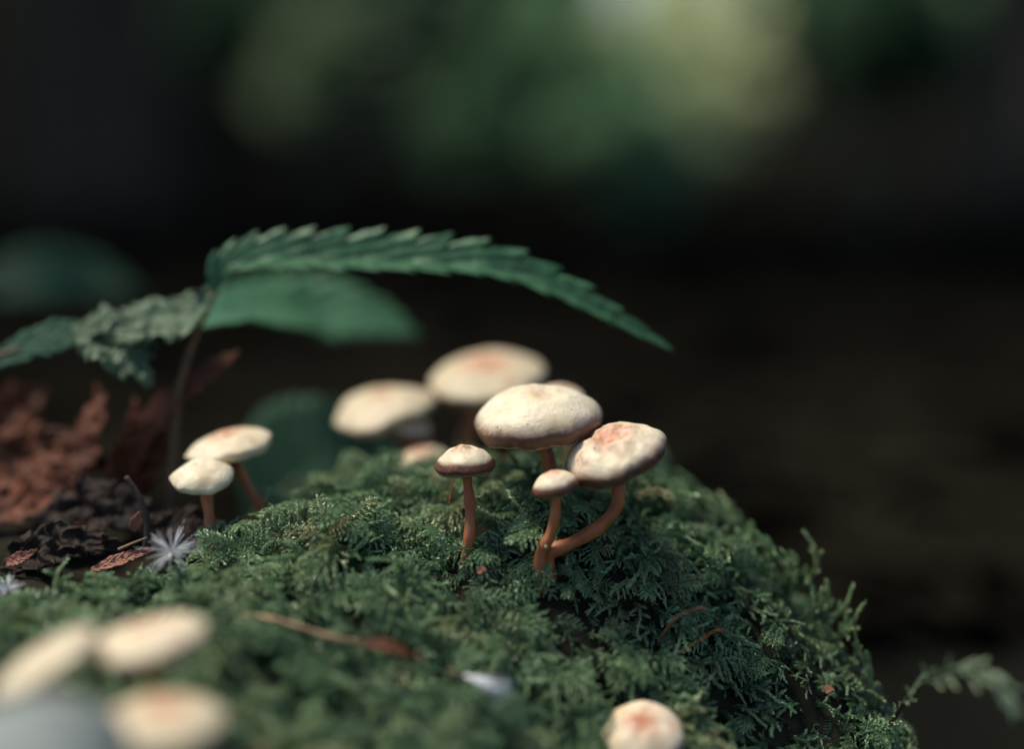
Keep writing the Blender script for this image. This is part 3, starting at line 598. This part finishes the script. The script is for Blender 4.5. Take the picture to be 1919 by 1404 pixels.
# grey stone in the left foreground
mb = MB(); c = at(40, 1440, 1.86); vs = []; fs = []
for i in range(17):
    for j in range(28):
        th_, ph = math.pi * i / 16, 2 * math.pi * j / 28
        v = Vector((math.sin(th_) * math.cos(ph), math.sin(th_) * math.sin(ph), math.cos(th_)))
        v = v * (1 + 0.22 * noise.noise(v * 1.6 + Vector((5, 2, 1))) + 0.06 * noise.noise(v * 5)); wd_ = 1 + 0.7 * max(0, -v.z + 0.15); vs.append(c + Vector((v.x * .135 * wd_, v.y * .15 * wd_, v.z * .075 if v.z > 0 else v.z * 0.45)))
fs = [(i * 28 + j, (i + 1) * 28 + j, (i + 1) * 28 + (j + 1) % 28, i * 28 + (j + 1) % 28) for i in range(16) for j in range(28)]
mb.add(vs, fs); tag(mb.build('stone', M['stone']), 'blurred smooth grey stone in front of the moss', 'stone')

# stray mossy twig at the foot of the right flank
mt = thing('mossy_twig', at(1600, 1390, 2.90), 'loose blurred moss sprig curling away from the right foot of the mound', 'moss sprig')
rg = random.Random(5)
q = smooth_path([at(1600, 1390, 2.90), at(1660, 1365, 2.86), at(1700, 1310, 2.7), at(1740, 1275, 2.58), at(1790, 1258, 2.5), at(1850, 1270, 2.46), at(1880, 1300, 2.45)], 40)
mb = MB(); tube(mb, q, [lerp(.006, .002, i / 39) for i in range(40)], 6); mb.build('twig', M['twig_dark'], mt)
msm, t_, b_ = newmat('moss_sprig'); t_.links.new(ramp(t_, attr(t_, 'tip'), [(0, (0.07, 0.13, 0.07)), (1, (0.42, 0.52, 0.31))]), b_.inputs['Base Color']); b_.inputs['Roughness'].default_value = 0.5
mb = MB()
for i in range(2, 39):
    t = (q[min(39, i + 1)] - q[i - 1]).normalized()
    for k in range(2):
        d = (t * 1.0 + Vector((rg.uniform(-.6, .6), rg.uniform(-.6, .6), rg.uniform(-.4, .7)))).normalized(); l = rg.uniform(.03, .055)
        moss_branch(mb, [q[i] + d * l * f - Vector((0, 0, .25 * l * f * f)) for f in (0, .33, .66, 1)], .011, .0026, 14, rg, .3, 1.0, .8)
o = mb.build('shoots', msm, mt, False)

# ------------------------------------------------------------------ forest behind
def foliage_mat(name, c1, c2, trans=0.35):
    m, t, b = newmat(name); col = ramp(t, tex_noise(t, 0.35, 3), [(0.3, c1), (0.7, c2)]); t.links.new(col, b.inputs['Base Color']); b.inputs['Roughness'].default_value = 0.6
    b.inputs['Specular IOR Level'].default_value = 0.2
    tr = t.nodes.new('ShaderNodeBsdfTranslucent'); t.links.new(col, tr.inputs[0]); ms = t.nodes.new('ShaderNodeMixShader'); ms.inputs[0].default_value = trans
    t.links.new(b.outputs[0], ms.inputs[1]); t.links.new(tr.outputs[0], ms.inputs[2]); t.links.new(ms.outputs[0], t.nodes['Material Output'].inputs[0]); return m
M['fol_dark'] = foliage_mat('foliage_dark', (0.045, 0.105, 0.055), (0.08, 0.16, 0.08))
M['fol_green'] = foliage_mat('foliage_green', (0.17, 0.31, 0.17), (0.26, 0.42, 0.22))
M['fol_olive'] = foliage_mat('foliage_olive', (0.20, 0.28, 0.15), (0.30, 0.36, 0.19))
M['fol_sunlit'] = foliage_mat('foliage_sunlit', (0.66, 0.73, 0.42), (0.82, 0.85, 0.58), 0.5)  # leaf colour raised very pale to paint in the sunlit glow
M['fol_dry'] = foliage_mat('foliage_dry', (0.07, 0.065, 0.04), (0.18, 0.17, 0.11))
def leaves(mb, c, r, n, size, rg, hollow=0.0):
    c = Vector(c); V, F = [], []
    cents = [(Vector((rg.gauss(0, 1), rg.gauss(0, 1), rg.gauss(0, 1))).normalized() * rg.uniform(hollow, 0.95)) for _ in range(26)]
    for i in range(n):
        k = cents[i % 26] + Vector((rg.gauss(0, .17), rg.gauss(0, .17), rg.gauss(0, .17)))
        p = c + Vector((k.x * r[0], k.y * r[1], k.z * r[2]))
        u = Vector((rg.gauss(0, 1), rg.gauss(0, 1), rg.gauss(0, .6))).normalized(); v = u.cross(Vector((rg.gauss(0, 1), rg.gauss(0, 1), rg.gauss(0, 1)))).normalized(); s = size * rg.uniform(.6, 1.3)
        o_ = len(V); V += [p - u * s, p + v * s * .55 - Vector((0, 0, s * .1)), p + u * s, p - v * s * .55 - Vector((0, 0, s * .1))]; F += [(o_, o_ + 1, o_ + 2), (o_, o_ + 2, o_ + 3)]
    mb.add(V, F)
def shrub(name, a, b_, depth, rpx, mat, label, n=900, size=0.35, seed=1, squash=0.85, cat='shrub', group='shrubs on the bank behind'):
    rg = random.Random(seed); c = at(a, b_, depth); R = px(rpx, depth); base = Vector((c.x, c.y, floor_z(c.x, c.y) - 0.1))
    th = thing(name, base, label, cat, group); mb = MB(); leaves(mb, c, (R, R * .8, R * squash), n, size, rg, 0.1); mb.build('crown', M[mat], th, False)
    mb = MB(); tube(mb, smooth_path([base, base.lerp(c, .5) + Vector((.2, 0, 0)), c], 8), [R * .05 * (1 - i / 12) + .03 for i in range(8)], 6)
    for k in range(5):
        e = c + Vector((rg.uniform(-.7, .7) * R, rg.uniform(-.6, .6) * R, rg.uniform(0, .7) * R)); tube(mb, [base.lerp(c, .6), base.lerp(c, .6).lerp(e, .5), e], [R * .03, R * .02, .02], 5)
    mb.build('trunk', M['bark'], th); return th
shrub('shrub', 1262, 70, 58, 190, 'fol_sunlit', 'sunlit shrub with its glow painted into pale leaves at the foot of the bank', 1050, 0.6, 1)
shrub('shrub', 1350, 190, 52, 105, 'fol_sunlit', 'pale low bush in front of the glowing shrub', 350, 0.5, 2)
shrub('shrub', 980, 130, 44, 240, 'fol_green', 'green bush between the leaning trunk and the glowing shrub', 1300, 0.6, 3)
shrub('shrub', 1160, 260, 40, 120, 'fol_green', 'low green bush in front of the larger green one', 600, 0.5, 13)
shrub('shrub', 1490, -40, 60, 130, 'fol_green', 'tall green shrub rising beside the glowing one', 1200, 0.7, 14)
shrub('shrub', 600, 110, 40, 150, 'fol_olive', 'olive green bush to the shady side of the leaning trunk', 600, 0.5, 4)
shrub('shrub', 800, 40, 56, 170, 'fol_green', 'green thicket seen behind the leaning trunk', 900, 0.6, 17)
shrub('shrub', 1720, 30, 58, 150, 'fol_green', 'distant green bush behind the dark green one', 1200, 0.6, 18)
shrub('shrub', 430, 30, 46, 120, 'fol_dark', 'dark bush beside the olive green one', 800, 0.5, 15)
shrub('shrub', 740, 260, 36, 60, 'fol_olive', 'small olive sapling at the foot of the leaning trunk', 350, 0.35, 16)
shrub('shrub', 1640, 60, 46, 170, 'fol_dark', 'dark green bush beyond the glowing shrub', 1600, 0.6, 5)
shrub('shrub', 1220, 360, 24, 70, 'fol_dark', 'small dim bush on the floor in front of the low green bush', 350, 0.2, 6)
shrub('shrub', 1630, 370, 22, 75, 'fol_dry', 'small dry brownish bush on the dark forest floor', 350, 0.2, 7)
# fallen leaves over the forest floor
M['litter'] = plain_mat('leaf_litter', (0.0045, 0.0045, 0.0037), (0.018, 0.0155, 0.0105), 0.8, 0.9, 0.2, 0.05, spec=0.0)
rg = random.Random(77); V, F = [], []
for i in range(9000):
    y = 1.5 + 55 * rg.random() ** 1.8; x = rg.uniform(-0.55, 0.55) * (y + 8)
    if abs(x) < 2.6 and y < 2.2: continue
    an = rg.uniform(0, 6.283); s = rg.uniform(.18, .42); u = Vector((math.cos(an), math.sin(an), rg.uniform(-.25, .35))) * s; v = Vector((-math.sin(an), math.cos(an), rg.uniform(-.35, .35))) * s * .5
    p0 = Vector((x, y, floor_z(x, y) + 0.06)); k = len(V)
    V += [p0 - u, p0 - u * .3 + v, p0 + u * .4 + v * .8, p0 + u * 1.1, p0 + u * .4 - v * .8, p0 - u * .3 - v, p0 + Vector((0, 0, -.06))]
    F += [(k + 6, k + j, k + (j + 1) % 6) for j in range(6)]
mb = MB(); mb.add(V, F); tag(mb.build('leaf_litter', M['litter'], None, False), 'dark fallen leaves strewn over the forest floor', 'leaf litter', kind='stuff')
# leaning trunk
b0, b1 = at(560, 400, 30), at(920, -60, 24)
b0.z = floor_z(b0.x, b0.y) - 0.2
lt = thing('leaning_tree', b0, 'thin dark leaning trunk crossing in front of the bank', 'tree'); d = (b1 - b0)
mb = MB(); tube(mb, [b0 + d * f for f in (0, .3, .6, 1, 1.6, 2.6)], [.5, .42, .38, .35, .3, .15], 10, .2); mb.build('trunk', M['bark'], lt)
mb = MB(); rg = random.Random(9); leaves(mb, b0 + d * 2.6, (5, 5, 4), 900, 0.7, rg); mb.build('crown', M['fol_dark'], lt, False)
def tree(x, y, h, r, cr, label, n=2200, seed=1, crown_z=None):
    rg = random.Random(seed); base = Vector((x, y, floor_z(x, y) - 0.4)); th = thing('tree', base, label, 'tree', 'tall trees around the clearing')
    top = base + Vector((rg.uniform(-1, 1), rg.uniform(-1, 1), h)); mb = MB()
    tube(mb, smooth_path([base, base.lerp(top, .15), base.lerp(top, .5) + Vector((rg.uniform(-.6, .6), 0, 0)), top], 14), [r * (1.5 if i == 0 else 1.15 if i == 1 else 1 - i / 16) for i in range(14)], 14, .15); mb.build('trunk', M['bark'], th)
    c = base + Vector((0, 0, crown_z or h * .72)); mbc = MB()
    for k in range(7):
        e = c + Vector((rg.uniform(-.8, .8) * cr, rg.uniform(-.8, .8) * cr, rg.uniform(-.3, .5) * cr)); s_ = base.lerp(top, rg.uniform(.35, .6))
        mb = MB(); tube(mb, smooth_path([s_, s_.lerp(e, .5) + Vector((0, 0, -.8)), e], 8), [r * .35 * (1 - i / 9) for i in range(8)], 7); mb.build('limb', M['bark'], th)
    leaves(mbc, c, (cr, cr, cr * .6), n, 1.5, rg); mbc.build('crown', M['fol_dark'], th, False); return th  # crowns above the view, added to keep the floor and background shaded
for i, (x, y, h, r, cr, lab) in enumerate([(-8.5, 27, 55, 1.5, 10, 'thick dark tree trunk standing beyond the heap of dead leaves'), (-27, 28, 58, 1.6, 12, 'tall unseen tree beyond the thick trunk, added to shade the floor'), (14.5, 36, 58, 1.8, 14, 'thick dark tree trunk beyond the right foot of the mound'),
                                          (24, 60, 62, 1.6, 15, 'tall tree rising behind the dark green bush'), (9.6, 26, 50, 0.7, 8, 'dark slender tree above the small dry bush'), (-32, 62, 60, 1.6, 14, 'tall dark tree far behind the olive bush'), (-6, 92, 65, 1.6, 14, 'tall tree high on the bank behind the green bush')]):
    tree(x, y, h, r, cr, lab, 2600, 100 + i)
